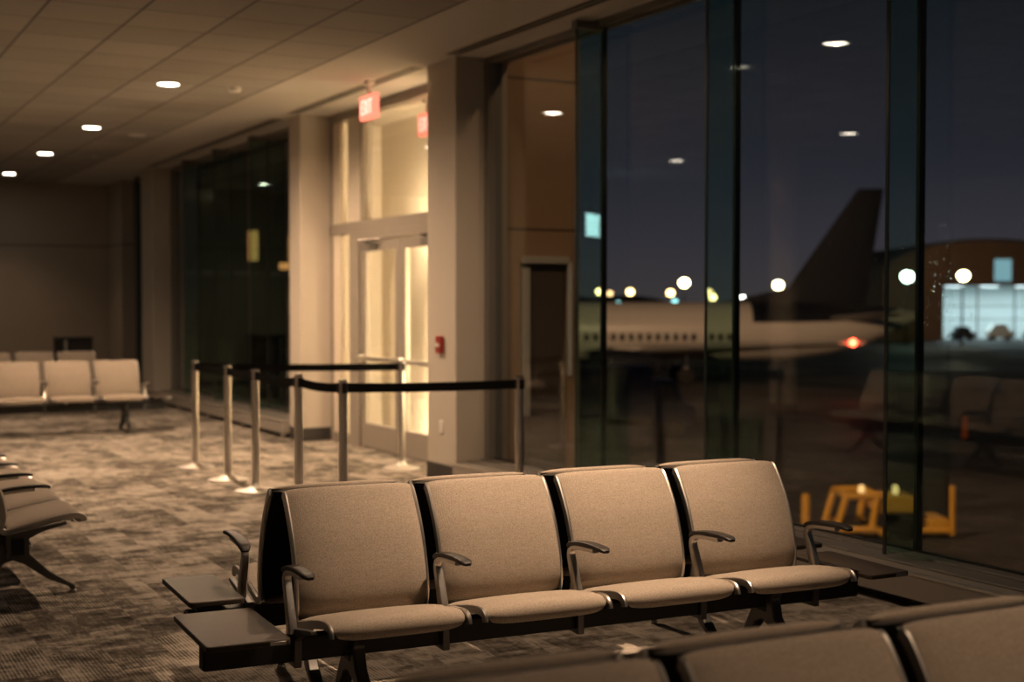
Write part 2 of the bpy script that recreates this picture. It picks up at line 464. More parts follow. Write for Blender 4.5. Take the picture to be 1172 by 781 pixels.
    # end tables
    def table(xa, xb):
        mb = MB()
        ya, yb, r = -0.560, -0.030, 0.022
        poly = []
        for cx, cy, a0 in ((xb - r, ya + r, -90), (xb - r, yb - r, 0), (xa + r, yb - r, 90), (xa + r, ya + r, 180)):
            for q in range(5):
                a = R(a0 + 90 * q / 4); poly.append((cx + r * math.cos(a), cy + r * math.sin(a)))
        mb.prism(poly, 'z', 0.404, 0.424)
        t = mb.build('side_table', M['table'], root, bevel=0.004)
        MB().box((xa + xb) / 2 - 0.05, (xa + xb) / 2 + 0.05, -0.30, -0.16, 0.350, 0.405).build('table_bracket', M['beam'], t, bevel=0.003)
        MB().box(xb - 0.075, xb - 0.02, ya - 0.003, ya + 0.001, 0.408, 0.419).build('metal_tag', M['alu'], t, bevel=0.001)
    if table_l: table(-0.13 - table_l, -0.13)
    if table_r: table(last + 0.085, last + 0.085 + table_r)
    return root

GA = 'tandem benches in the waiting hall'
NS = '4'
bA = make_bench('tandem_bench', 'x', 4)
RA = R(-2.3)
place(bA, (1.652, 4.965, 0), RA, 'sharp four-seat taupe bench facing the camera, in the middle foreground with two end tables', GA)
LAST = 3 * PITCH + SW
def off(o, lx, ly, rz):
    return (o[0] + lx * math.cos(rz) - ly * math.sin(rz), o[1] + lx * math.sin(rz) + ly * math.cos(rz), 0)
bB = copy_tree(bA)
place(bB, off((1.630, 4.965), LAST, 0.105, RA), RA + PI, 'taupe bench standing back to back behind the sharp middle bench, facing the belt barriers', GA)
RF = R(-1.6)
bF = copy_tree(bA); place(bF, (1.008, 2.285, 0), RF, 'bench at the bottom right edge, only the tops of its camera-facing backrests in view', GA)
bG = copy_tree(bA); place(bG, off((0.982, 2.285), LAST, 0.095, RF), RF + PI, 'bench back to back with the bottom-edge bench, seen as a row of thin upper edges', GA)
bC = copy_tree(bA, skip=()); place(bC, (1.553, 17.0, 0), 0, 'blurred bench facing the camera far across the carpet, its end table beside the window sill', GA)
bD = copy_tree(bA); place(bD, (1.70, 20.35, 0), 0, 'farthest bench, just its upper edge showing behind the other far bench', GA)
bL = make_bench('tandem_bench', 'x', 6, 0, 0, 0.075, False)
place(bL, (0.812, 7.40, 0), R(90), 'bench at the left edge seen from its end, with a splayed grey leg', GA)

# ------------------------------------------------------------------ room shell
Hc, GX, PX = 3.65, 5.40, 5.06
YB, YF, XL = 25.05, -6.0, -7.0
def sbox(name, dims, mat, label=None, bevel=0.0):
    return struct(MB().box(*dims).build(name, mat, None, False, bevel), label)
sbox('floor', (XL, 5.56, YF, YB, -0.25, 0.0), M['carpet'], 'mottled brown carpet tile floor')
sbox('ceiling', (XL, 5.62, YF, YB, Hc, Hc + 0.2), M['ceil'], 'suspended tile ceiling with plain border')
sbox('wall_back', (XL, 5.8, YB, YB + 0.2, 0, Hc), M['backwall'], 'tan panelled far wall')
sbox('wall_left', (XL - 0.2, XL, YF, YB, 0, Hc), M['wall'])
sbox('wall_front', (XL, 5.8, YF - 0.2, YF, 0, Hc), M['wall'])
sbox('baseboard_back', (XL, 5.0, YB - 0.012, YB, 0, 0.11), M['base'])
def pillar(name, y0, y1, x0, x1, label):
    r = sroot(name, label, 'pillar')
    MB().box(x0, x1, y0, y1, 0.0, Hc).build('pillar_body', M['wall'], r, False, 0.006)
    MB().box(x0 - 0.008, x1 - 0.06, y0 - 0.008, y1 + 0.008, 0.0, 0.145).build('base_cover', M['base'], r, False, 0.003)
    return r
pillar('pillar_1', 10.56, 11.14, PX, 5.56, 'wide beige pillar right of the lit doors with a red pull station')
pillar('pillar_2', 14.68, 15.06, 5.11, 5.56, 'slim beige pillar left of the lit doors')
pillar('pillar_3', 21.40, 22.18, PX, 5.56, 'far beige pillar between two dark windows')
# stretch of wall between last window and the far wall
sbox('wall_right', (PX + 0.06, 5.6, 23.9, YB, 0, Hc), M['backwall'], 'wall strip in the far corner')

def window(name, y0, y1, mulls, label, trims=True):
    r = sroot(name, label, 'window')
    zb, zt = 0.21, 3.60
    fr = MB()
    fr.box(GX - 0.10, GX + 0.06, y0, y1, 0.10, zb)                # sill frame
    fr.box(GX - 0.06, GX + 0.06, y0, y1, zt, Hc)                  # head
    fr.box(GX - 0.07, GX + 0.06, y1 - 0.09, y1, zb, zt)           # jambs
    fr.box(GX - 0.07, GX + 0.06, y0, y0 + 0.05, zb, zt)
    fr.build('frame', M['frame'], r, False, 0.003)
    ed = sorted([y0 + 0.05] + list(mulls) + [y1 - 0.09])
    for a, b in zip(ed, ed[1:]):
        MB().box(GX - 0.006, GX + 0.006, a, b, zb, zt).build('pane', M['glass'], r, False)
    for y in mulls:
        MB().box(GX - 0.012, GX + 0.03, y - 0.013, y + 0.013, zb, zt).build('mullion', M['black'], r, False)
        f = MB().box(GX - 0.225, GX - 0.013, y - 0.011, y + 0.011, zb + 0.004, zt - 0.02).build('glass_fin', M['fin'], r, False)
        MB().box(GX - 0.232, GX - 0.225, y - 0.012, y + 0.012, zb + 0.004, zt - 0.02).build('fin_edge', M['finedge'], f, False)
        MB().box(GX - 0.25, GX - 0.012, y - 0.035, y + 0.035, zt - 0.03, zt + 0.03).build('fin_shoe', M['frame'], f, False, 0.003)
    # gaskets along the panes' edges
    MB().box(GX - 0.016, GX - 0.007, y0 + 0.05, y1 - 0.09, zb, zb + 0.012).build('gasket', M['black'], r, False)
    return r
window('window_1', -2.3, 10.56, [0.66 + 1.615 * k for k in range(-1, 6)], 'tall curtain-wall window at the right with dark glass fins')
window('window_2', 15.06, 21.40, [16.75, 18.37, 19.98], 'dark curtain-wall window between the slim pillar and the far pillar')
window('window_3', 22.18, 23.9, [23.0], 'narrow dark window beyond the far pillar')
sbox('wall_right_near', (5.1, 5.6, YF, -2.3, 0, Hc), M['wall'])

def ledge(name, y0, y1, label):
    r = sroot(name, label, 'window ledge')
    xf = 5.02
    MB().box(xf, 5.305, y0, y1, 0.055, 0.185).build('ledge_box', M['sill'], r, False, 0.003)
    MB().box(xf + 0.14, 5.30, y0, y1, 0.185, 0.198).build('raised_step', M['frame'], r, False, 0.004)
    MB().box(xf - 0.004, xf + 0.014, y0, y1, 0.176, 0.189).build('edge_strip', M['trimstrip'], r, False, 0.002)
    MB().box(xf + 0.10, 5.36, y0, y1, 0.0, 0.056).build('toe_recess', M['base'], r, False)
    n = max(2, int((y1 - y0) / 1.4))
    for k in range(n + 1):
        y = y0 + 0.04 + (y1 - y0 - 0.08) * k / n
        MB().box(xf + 0.004, xf + 0.05, y - 0.02, y + 0.02, 0.0, 0.056).build('ledge_foot', M['sill'], r, False, 0.002)
    return r
ledge('trim_1', -2.2, 10.545, 'grey metal ledge under the near window')
ledge('trim_2', 15.07, 21.39, 'grey metal ledge under the far window')
ledge('trim_3', 22.19, 23.89, 'grey metal ledge under the narrow far window')

def slot(y0, y1, label):
    t = thing('slot_diffuser', label, 'ceiling vent', (5.0, (y0 + y1) / 2, Hc), 0, 'linear slot diffusers along the windows')
    h = (y1 - y0) / 2
    MB().box(-0.07, 0.07, -h, h, -0.006, 0.0).build('face_plate', M['wall'], t, False, 0.001)
    for x in (-0.034, 0.030):
        MB().box(x - 0.021, x + 0.021, -h + 0.01, h - 0.01, -0.0085, -0.005).build('slot', M['black'], t, False)
    return t
slot(-1.5, 10.5, 'long black double slot in the ceiling above the near window')
slot(11.2, 14.6, 'black double slot in the ceiling above the lit doors')
slot(15.15, 21.3, 'black double slot in the ceiling above the far window')

# ------------------------------------------------------------------ doorway and vestibule
DX = 5.50
d = sroot('door_1', 'lit glazed double door with sidelight and transom', 'door')
fr = MB()
Y0, Y1 = 11.14, 14.68
zt0, zt1 = 2.31, 2.43
fr.box(DX - 0.04, DX + 0.08, Y0, Y1, zt0, zt1)
fr.box(DX - 0.04, DX + 0.08, Y0, Y1, 3.56, Hc)
fr.box(DX - 0.04, DX + 0.08, Y1 - 0.06, Y1, 0, 3.56)
fr.box(DX - 0.04, DX + 0.08, Y0, Y0 + 0.06, 0, 3.56)
fr.box(DX - 0.05, DX + 0.08, 13.80, 14.06, 0, zt0)
fr.box(DX - 0.05, DX + 0.08, 11.50, 11.62, 0, zt0)
fr.box(DX - 0.04, DX + 0.08, 13.70, 13.76, zt1, 3.56)
fr.box(DX - 0.05, DX + 0.08, 11.62, 13.80, 2.22, zt0)
fr.build('door_frame', M['doorframe'], d, False, 0.004)
MB().box(DX - 0.02, DX + 0.05, 13.76, 14.16, zt1, 3.56).build('infill_panel', M['vest'], d, False)
MB().box(DX - 0.02, DX + 0.05, 14.40, 14.62, 0.10, zt0).build('infill_panel', M['vest'], d, False)
MB().box(DX - 0.02, DX + 0.05, 14.40, 14.62, zt1, 3.56).build('infill_panel', M['vest'], d, False)
for (a, b, z0, z1) in ((14.06, 14.40, 0.10, zt0), (14.16, 14.40, zt1, 3.56), (Y0 + 0.06, 13.70, zt1, 3.56), (Y0 + 0.06, 11.50, 0.10, zt0)):
    MB().box(DX + 0.01, DX + 0.022, a, b, z0, z1).build('glass_pane', M['glass_in'], d, False)
MB().box(DX - 0.04, DX + 0.06, 14.06, 14.62, 0, 0.10).build('sidelight_base', M['doorframe'], d, False)
MB().box(DX - 0.04, DX + 0.06, Y0 + 0.06, 11.5, 0, 0.10).build('sidelight_base', M['doorframe'], d, False)
def leaf(a, b, hinge_hi):
    mb = MB(); st = 0.125
    mb.box(DX - 0.02, DX + 0.03, a, a + st, 0.012, 2.21)
    mb.box(DX - 0.02, DX + 0.03, b - st, b, 0.012, 2.21)
    mb.box(DX - 0.02, DX + 0.03, a + st, b - st, 0.012, 0.27)
    mb.box(DX - 0.02, DX + 0.03, a + st, b - st, 2.10, 2.21)
    lf = mb.build('door_leaf', M['doorframe'], d, False, 0.003)
    MB().box(DX + 0.0, DX + 0.01, a + st, b - st, 0.27, 2.10).build('glass_pane', M['glass_in'], lf, False)
    mb = MB(); mb.tube([(DX - 0.075, a + 0.05, 0.965), (DX - 0.075, b - 0.05, 0.965)], 0.024, 14)
    for y in (a + 0.06, b - 0.06): mb.box(DX - 0.07, DX - 0.018, y - 0.03, y + 0.03, 0.935, 0.995)
    mb.build('push_bar', M['steel'], lf)
    yc = b - 0.30 if hinge_hi else a + 0.30
    mb = MB(); mb.box(DX - 0.085, DX - 0.02, yc - 0.16, yc + 0.16, 2.10, 2.18)
    mb.tube([(DX - 0.05, yc, 2.19), (DX - 0.20, yc - 0.1, 2.2), (DX - 0.045, yc - 0.28, 2.215)], 0.011, 8)
    mb.build('door_closer', M['frame'], lf)
    for y in (a + 0.012, b - 0.012):
        pass
leaf(12.735, 13.79, True)
leaf(11.63, 12.725, False)

v = sroot('wall_vestibule', 'cream walled vestibule behind the doors, brown panels outside', 'vestibule')
VX = 6.22
sh = MB()
sh.box(VX, VX + 0.05, 10.75, 15.05, 0, 3.62)
sh.box(5.58, VX, 15.0, 15.05, 0, 3.62)
sh.box(5.58, VX, 10.72, 10.75, 0, 3.62)
sh.build('inner_wall', M['vest'], v, False)
MB().box(5.58, VX + 0.05, 10.72, 15.05, 3.62, 3.68).build('vestibule_ceiling', M['wall'], v, False)
MB().box(5.56, VX + 0.05, 10.72, 15.05, -0.2, 0.0).build('vestibule_floor', M['carpet'], v, False)
ex = MB()
ex.box(5.47, 6.27, 10.62, 10.71, 1.90, 4.9)
ex.box(5.47, 5.72, 10.62, 10.71, -0.5, 1.90)
ex.box(6.20, 6.27, 10.62, 10.71, -0.5, 1.90)
ex.box(6.271, 6.32, 10.62, 15.1, -0.5, 4.9)
ex.build('outer_cladding', M['brownpanel'], v, False, 0.004)
MB().box(5.721, 6.199, 10.66, 10.70, -0.4, 1.899).build('service_door', M['browndoor'], v, False, 0.004)
MB().box(5.74, 5.82, 10.62, 10.662, 0.55, 1.86).build('door_side_panel', M['wall'], v, False, 0.004)
MB().box(6.19, 6.235, 10.595, 10.622, 0.9, 1.92).build('corner_trim', M['white'], v, False, 0.004)
MB().box(5.72, 6.20, 10.58, 10.622, 1.90, 1.965).build('door_canopy', M['wall'], v, False, 0.006)
sbox('wall_outside', (5.56, 6.32, 15.06, 15.12, -0.5, 4.9), M['brownpanel'], 'outer return of the vestibule')

# small fittings on the walls
t = thing('fire_alarm_pull', 'small red pull station on the beige pillar right of the doors', 'fire alarm', (PX, 10.85, 1.19))
MB().box(-0.035, 0.001, -0.055, 0.055, -0.075, 0.075).build('alarm_body', M['red'], t, False, 0.008)
MB().box(-0.046, -0.034, -0.035, 0.035, -0.02, 0.012).build('alarm_handle', M['white'], t, False, 0.004)
t = thing('wall_outlet', 'cream cover plate low on the beige pillar right of the doors', 'outlet', (PX, 10.85, 0.47))
MB().box(-0.008, 0.001, -0.036, 0.036, -0.058, 0.058).build('cover_plate', M['white'], t, False, 0.003)
for zz in (-0.024, 0.024): MB().box(-0.0105, -0.007, -0.016, 0.016, zz - 0.014, zz + 0.014).build('socket', M['white'], t, False, 0.003)
t = thing('paper_notice', 'small white notice on the cream wall seen through the right door leaf', 'notice', (VX, 12.70, 1.57))
MB().box(-0.004, 0.001, -0.11, 0.11, -0.07, 0.07).build('sheet', M['white'], t, False)
t = thing('wall_phone', 'white wall phone inside the vestibule seen through the right door leaf', 'phone', (VX, 12.95, 1.13))
MB().box(-0.05, 0.001, -0.04, 0.04, -0.10, 0.10).build('phone_body', M['white'], t, False, 0.012)
mb = MB(); mb.tube([(-0.075, 0, -0.09), (-0.085, 0, -0.05), (-0.085, 0, 0.05), (-0.075, 0, 0.09)], [0.022, 0.015, 0.015, 0.022], 10); mb.build('handset', M['white'], t)

# exit sign
def letters(parent, side):
    """E X I T in strokes; the sign reads from the hall side and from the door side"""
    mb = MB(); h, w, s = 0.12, 0.052, 0.014
    X = -0.031 if side < 0 else 0.031
    def bar(u0, v0, u1, v1):
        # u along reading direction; looking along +X, reading right = -Y
        dy = -1 if side < 0 else 1
        a = Vector((X, dy * u0, v0)); b = Vector((X, dy * u1, v1)); dv = (b - a).normalized()
        mb.tube([a - dv * s / 2, b + dv * s / 2], 1, 8, sq=(0.006, s))
    u = -0.125
    bar(u, -h / 2, u, h / 2); [bar(u, z, u + w, z) for z in (-h / 2, 0, h / 2)]
    u += 0.078; bar(u, -h / 2, u + w, h / 2); bar(u, h / 2, u + w, -h / 2)
    u += 0.093; bar(u, -h / 2, u, h / 2)
    u += 0.030; bar(u, h / 2, u + w, h / 2); bar(u + w / 2, -h / 2, u + w / 2, h / 2)
    mb.build('exit_letters', M['exittext'], parent)
def exit_sign(label, loc):
  t = thing('exit_sign', label, 'exit sign', loc)
  MB().box(-0.035, 0.035, -0.06, 0.06, 0.205, 0.2555).build('canopy', M['white'], t, False, 0.006)
  MB().box(-0.012, 0.012, -0.02, 0.02, 0.105, 0.22).build('stem', M['white'], t, False)
  MB().box(-0.028, 0.028, -0.185, 0.185, -0.115, 0.115).build('sign_body', M['exitface'], t, False, 0.008)
  letters(t, -1); letters(t, 1)
  return t
exit_sign('glowing red exit sign hanging from the ceiling before the lit doors', (4.89, 12.08, 3.395))
exit_sign('second red exit sign, inside the vestibule and half hidden by the wide pillar', (5.78, 12.72, 3.365))

# ceiling fittings
def disc(name, label, cat, x, y, r, h, mat, group=None):
    t = thing(name, label, cat, (x, y, Hc), 0, group)
    MB().lathe([(r, 0.001), (r, -h * 0.4), (r * 0.85, -h), (r * 0.4, -h * 1.05), (0.001, -h * 1.05)], 0, 0, 24).build('housing', mat, t)
    return t
disc('smoke_detector', 'small round detector on the ceiling tile nearest the exit sign', 'smoke detector', 3.9, 13.1, 0.06, 0.045, M['white'])
disc('ceiling_speaker', 'flat round grille in the far ceiling tiles', 'ceiling speaker', 3.93, 17.4, 0.11, 0.012, M['white'])
t = disc('sprinkler_head', 'tiny sprinkler head in the farthest ceiling tiles', 'sprinkler', 3.92, 20.0, 0.03, 0.03, M['steel'])
MB().lathe([(0.02, -0.05), (0.02, -0.053)], 0, 0, 12).build('deflector', M['steel'], t)

WARM = (1.0, 0.665, 0.415)
def downlight(x, y, label, power, aim=None, cone=104):
    t = thing('downlight', label, 'ceiling light', (x, y, Hc), 0, 'round recessed downlights')
    mb = MB(); n = 32
    rr = [(0.118, 0.0005), (0.118, -0.006), (0.100, -0.008), (0.096, -0.003)]
    mb.rings([[(r * math.cos(2 * PI * k / n), r * math.sin(2 * PI * k / n), z) for k in range(n)] for r, z in rr], cap=False)
    mb.build('trim_ring', M['white'], t)
    MB().lathe([(0.098, -0.001), (0.098, -0.004), (0.05, -0.005), (0.001, -0.005)], 0, 0, 32).build('lens', M['lens'], t)
    l = bpy.data.lights.new('downlight_beam', 'SPOT'); l.energy = power; l.color = WARM
    l.spot_size = R(cone); l.spot_blend = 0.9 if cone > 140 else 1.0; l.shadow_soft_size = 0.009
    lo = bpy.data.objects.new('downlight_beam', l); COL.objects.link(lo); lo.location = (x, y, Hc - 0.0155)
    if aim: lo.rotation_euler = (Vector((aim[0], aim[1], 0)) - Vector((x, y, Hc))).to_track_quat('-Z', 'Y').to_euler()
DL = [
    (3.28, 1.20, 'downlight above the bottom-edge bench', 95, (2.15, 1.85), 66),
    (3.28, 4.35, 'downlight above the middle bench', 420, (2.7, 4.9), 56),
    (3.28, 8.60, 'downlight between the middle bench and the belt barriers', 150, None, 165),
    (3.28, 13.20, 'nearest and largest of the four glowing ceiling discs', 430, None, 166),
    (3.28, 16.90, 'second glowing ceiling disc from the right', 175, None, 130),
    (3.27, 20.15, 'third glowing ceiling disc from the right', 50, None, 110),
    (3.26, 23.55, 'farthest glowing ceiling disc, at the left edge', 30, None, 110),
    (-0.87, 13.10, 'downlight in the second row, mirrored in the near window', 70, None, 110),
    (-0.87, 16.80, 'farther downlight in the second row, mirrored in the near window', 50, None, 110),
    (-0.87, 8.60, 'downlight above the left-edge bench', 14, None, 100),
    (-0.87, 23.0, 'downlight washing the far wall', 50, None, 120),
]
for a in DL: downlight(*a)

# ------------------------------------------------------------------ belt barriers
GS = 'steel belt stanchions of the queue lane'
HT = 1.005
def stanchion(x, y, label, belt_to=None, sag=0.0):
    t = thing('belt_stanchion', label, 'belt barrier post', (x, y, 0), 0, GS)
    MB().lathe([(0.170, 0.0), (0.172, 0.006), (0.168, 0.013), (0.13, 0.020), (0.085, 0.029), (0.052, 0.041), (0.037, 0.062), (0.030, 0.085)], 0, 0, 48).build('base', M['satin'], t)
    MB().lathe([(0.0315, 0.075), (0.0315, HT - 0.105)], 0, 0, 32).build('post', M['steel'], t)
    h = MB().lathe([(0.0335, HT - 0.106), (0.0335, HT - 0.002), (0.030, HT), (0.001, HT + 0.001)], 0, 0, 32).build('belt_head', M['steel'], t)
    for a in range(4):
        c, s = math.cos(a * PI / 2), math.sin(a * PI / 2)
        mb = MB(); rot = Matrix.Rotation(a * PI / 2, 4, 'Z')
        mb.box(0.030, 0.037, -0.017, 0.017, HT - 0.085, HT - 0.012, rot); mb.build('belt_slot', M['shell'], h, False, 0.002)
    MB().lathe([(0.031, HT), (0.031, HT + 0.006), (0.027, HT + 0.009), (0.001, HT + 0.009)], 0, 0, 32).build('cap', M['shell'], h)
    if belt_to:
        dx, dy = belt_to[0] - x, belt_to[1] - y; L = math.hypot(dx, dy); ux, uy = dx / L, dy / L
        mb = MB(); rings = []
        n = 16; zc = HT - 0.048
        for i in range(n + 1):
            q = i / n; p = 0.034 + (L - 0.068) * q; zz = zc - sag * 4 * q * (1 - q)
            nx, ny = -uy * 0.0015, ux * 0.0015
            rings.append([(ux * p + nx, uy * p + ny, zz - 0.033), (ux * p - nx, uy * p - ny, zz - 0.033), (ux * p - nx, uy * p - ny, zz + 0.033), (ux * p + nx, uy * p + ny, zz + 0.033)])
        mb.rings(rings); mb.build('belt', M['belt'], t, False)
    return t
SP = [(3.40, 12.755), (3.415, 11.74), (3.41, 10.925), (3.42, 9.885), (3.46, 9.06), (4.775, 8.885), (5.085, 11.78)]
stanchion(*SP[0], 'farthest steel post at the left end of the belt barrier line', SP[1], 0.01)
stanchion(*SP[1], 'second steel post from the left in the belt barrier line', SP[2], 0.01)
stanchion(*SP[2], 'third steel post from the left in the belt barrier line', SP[3], 0.02)
stanchion(*SP[3], 'steel post just left of the corner post, rising behind the bench', SP[4], 0.015)
stanchion(*SP[4], 'corner steel post where the barrier turns toward the window', SP[5], 0.008)
stanchion(*SP[5], 'steel post at the right end of the barrier beside the near window')
stanchion(*SP[6], 'steel post standing in front of the lit doors', SP[0], 0.01)

# ------------------------------------------------------------------ far end things
t = thing('waste_bin', 'black waste bin with a chrome corner post near the far wall', 'bin', (3.62, 21.3, 0))
MB().box(0.0, 0.50, 0, 0.45, 0.02, 1.00).build('bin_body', M['shell'], t, False, 0.02)
MB().box(-0.01, 0.51, -0.01, 0.46, 1.0, 1.03).build('lid', M['pad'], t, False, 0.01)
MB().box(0.20, 0.46, -0.006, 0.004, 0.76, 0.90).build('flap', M['pad'], t, False, 0.004)
mb = MB(); mb.tube([(0.10, -0.012, 0.02), (0.10, -0.012, 0.99)], 0.022, 14); mb.build('chrome_post', M['steel'], t)
MB().box(0.01, 0.49, 0.01, 0.44, 0.0, 0.03).build('plinth', M['beam'], t, False)

# flight monitor hanging from the ceiling on the hall's far side (the windows mirror it)
t = thing('flight_monitor', 'bright pale blue screen mirrored in the near window', 'monitor', (-1.0, 19.4, 2.83), R(-38))
MB().box(-0.34, 0.34, 0.0, 0.06, -0.21, 0.21).build('casing', M['shell'], t, False, 0.006)
MB().box(-0.315, 0.315, -0.004, 0.001, -0.185, 0.185).build('screen', M['screen'], t, False)
MB().lathe([(0.02, 0.2), (0.02, Hc - 2.83)], 0, 0.03, 12).build('hanger', M['shell'], t)
r = sroot('column_1', 'free-standing beige column inside the hall, mirrored in the window', 'column')
MB().lathe([(0.19, 0), (0.19, Hc)], -1.5, 15.1, 40).build('shaft', M['wall'], r)
MB().lathe([(0.197, 0), (0.197, 0.14)], -1.5, 15.1, 40).build('base_ring', M['base'], r)

# ------------------------------------------------------------------ rain on the outer face of the near window
def rain():
    m, nt, out = newmat('rain_water'); g = G(nt)
    b = g.n('BsdfRefraction', Color=(0.95, 1.0, 0.97), Roughness=0.16, IOR=1.09)
    nt.links.new(b.outputs[0], out.inputs[0])
    mb = MB(); rr = random.Random(3)
    for k in range(520):
        y = rr.gauss(5.48, 0.17); z = rr.gauss(1.62, 0.22)
        if k % 5 == 0: y = rr.uniform(2.5, 10.2); z = rr.uniform(0.3, 2.6)
        r = rr.uniform(0.0012, 0.0030); l = r * rr.choice((1, 1, 1.2, 2.0, 4.0))
        x = GX + 0.0062; n = 8; rings = []
        for a in (0.0, 0.5, 0.85):
            c = math.cos(a * PI / 2); rings.append([(x + r * 0.5 * math.sin(a * PI / 2), y + r * c * math.cos(2 * PI * q / n), z + l * c * math.sin(2 * PI * q / n)) for q in range(n)])
        mb.rings(rings, cap=False); 
        mb.bm.faces.new([v for v in mb.bm.verts][-n:]) if False else None
    o = mb.build('raindrops', m); tag(o, 'fine rain droplets on the outside of the near window pane', 'rain', kind='stuff')
rain()
# ------------------------------------------------------------------ outside
GZ = -3.95
struct(MB().box(5.7, 900, -500, 900, GZ - 0.3, GZ).build('ground', M['tarmac'], None, False), 'dark wet apron')
M['planewhite'] = principled('aircraft_white', (0.62, 0.60, 0.57), 0.35, 0, 0.03, 0.3)
M['navy'] = principled('aircraft_navy', (0.007, 0.010, 0.018), 0.6, spec=0.2)
M['greywing'] = principled('wing_grey', (0.42, 0.41, 0.39), 0.4)
M['darkwin'] = principled('dark_cabin_window', (0.008, 0.009, 0.012), 0.25)
M['tyre'] = principled('rubber', (0.012, 0.012, 0.012), 0.8)
M['yellow'] = principled('yellow_paint', (0.72, 0.40, 0.05), 0.45)
M['blue'] = principled('dark_blue_paint', (0.035, 0.075, 0.19), 0.4)
M['orange'] = principled('orange_cone', (0.75, 0.17, 0.03), 0.55)
M['brick'] = principled('brown_brick', (0.15, 0.078, 0.042), 0.85, 0, 0.15, 2)
M['darkroof'] = principled('dark_roofing', (0.012, 0.012, 0.014), 0.8)
M['hill'] = principled('dark_trees', (0.010, 0.012, 0.012), 0.9, 0, 0.3, 0.2)

YAW = R(27.95)
FW = Vector((math.sin(YAW), math.cos(YAW), 0)); RT = Vector((math.cos(YAW), -math.sin(YAW), 0))
def gp(depth, side, z=GZ): p = FW * depth + RT * side; return Vector((p.x, p.y, z))

# --- aircraft: local x = towards the tail, y = away from the terminal, z up from the ground
pl = thing('airplane', 'parked jet airliner with white fuselage and dark navy tail fin beyond the glass', 'airplane', gp(94, 18.2), -YAW)
CZ = 3.52
def fus_ring(x, r, cz, n=40, sq=1.0):
    return [(x, r * math.cos(2 * PI * k / n) * sq, cz + r * math.sin(2 * PI * k / n)) for k in range(n)]
prof = [(-31.5, 0.05, CZ - 0.5), (-31.2, 0.5, CZ - 0.45), (-30.3, 1.05, CZ - 0.3), (-28.8, 1.6, CZ - 0.12), (-27, 1.93, CZ), (-25, 2.0, CZ), (-2, 2.0, CZ), (1, 1.95, CZ + 0.03), (3.5, 1.74, CZ + 0.16), (6, 1.32, CZ + 0.42), (8.2, 0.75, CZ + 0.8), (9.4, 0.28, CZ + 1.0)]
mb = MB(); mb.rings([fus_ring(*p) for p in prof]); fus = mb.build('fuselage', M['planewhite'], pl)
for i in range(34):
    x = -23.4 + i * 0.60
    if 15 <= i <= 16 or i == 30: continue
    MB().box(x - 0.16, x + 0.16, -2.03, -1.90, CZ - 0.60, CZ - 0.12).build('cabin_window', M['darkwin'], fus, False, 0.05)
mb = MB()
def fin_sec(z, x0, x1, t):
    n = 12; ring = []
    for k in range(n):
        a = 2 * PI * k / n; cx = (x0 + x1) / 2; ring.append((cx + (x1 - x0) / 2 * math.cos(a), t * math.sin(a), z))
    return ring
mb.rings([fin_sec(CZ + 1.05, -2.6, 5.8, 0.30), fin_sec(CZ + 1.95, -1.2, 6.0, 0.26), fin_sec(CZ + 2.7, 0.5, 6.15, 0.22), fin_sec(CZ + 9.75, 5.45, 7.2, 0.10)])
mb.build('tail_fin', M['navy'], pl)
mb = MB(); mb.rings([fin_sec(CZ + 1.5, -4.8, 4.0, 0.20), fin_sec(CZ + 2.05, -3.6, 3.0, 0.16), fin_sec(CZ + 2.9, 0.4, 3.0, 0.10)]); mb.build('dorsal_fillet', M['navy'], pl)
mb = MB()
nn = 24
rr_ = []
for x, rr0, cz in [(-2.0, 2.015, CZ), (1, 1.965, CZ + 0.03), (3.5, 1.755, CZ + 0.16), (6, 1.335, CZ + 0.42), (8.1, 0.80, CZ + 0.78)]:
    rr_.append([(x, rr0 * math.cos(R(18 + 144 * k / nn)), cz + rr0 * math.sin(R(18 + 144 * k / nn))) for k in range(nn + 1)] + [(x, rr0 * 0.9 * math.cos(R(162 - 144 * k / nn)), cz + rr0 * 0.9 * math.sin(R(162 - 144 * k / nn))) for k in range(nn + 1)])
mb.rings(rr_); mb.build('navy_tail_paint', M['navy'], pl)
def wing(name, secs, mat):
    mb = MB(); rings = []
    for (y, z, x0, x1, t) in secs:
        n = 16
        rings.append([((x0 + x1) / 2 + (x1 - x0) / 2 * math.cos(2 * PI * k / n), y, z + t * math.sin(2 * PI * k / n)) for k in range(n)])
    mb.rings(rings); return mb.build(name, mat, pl)
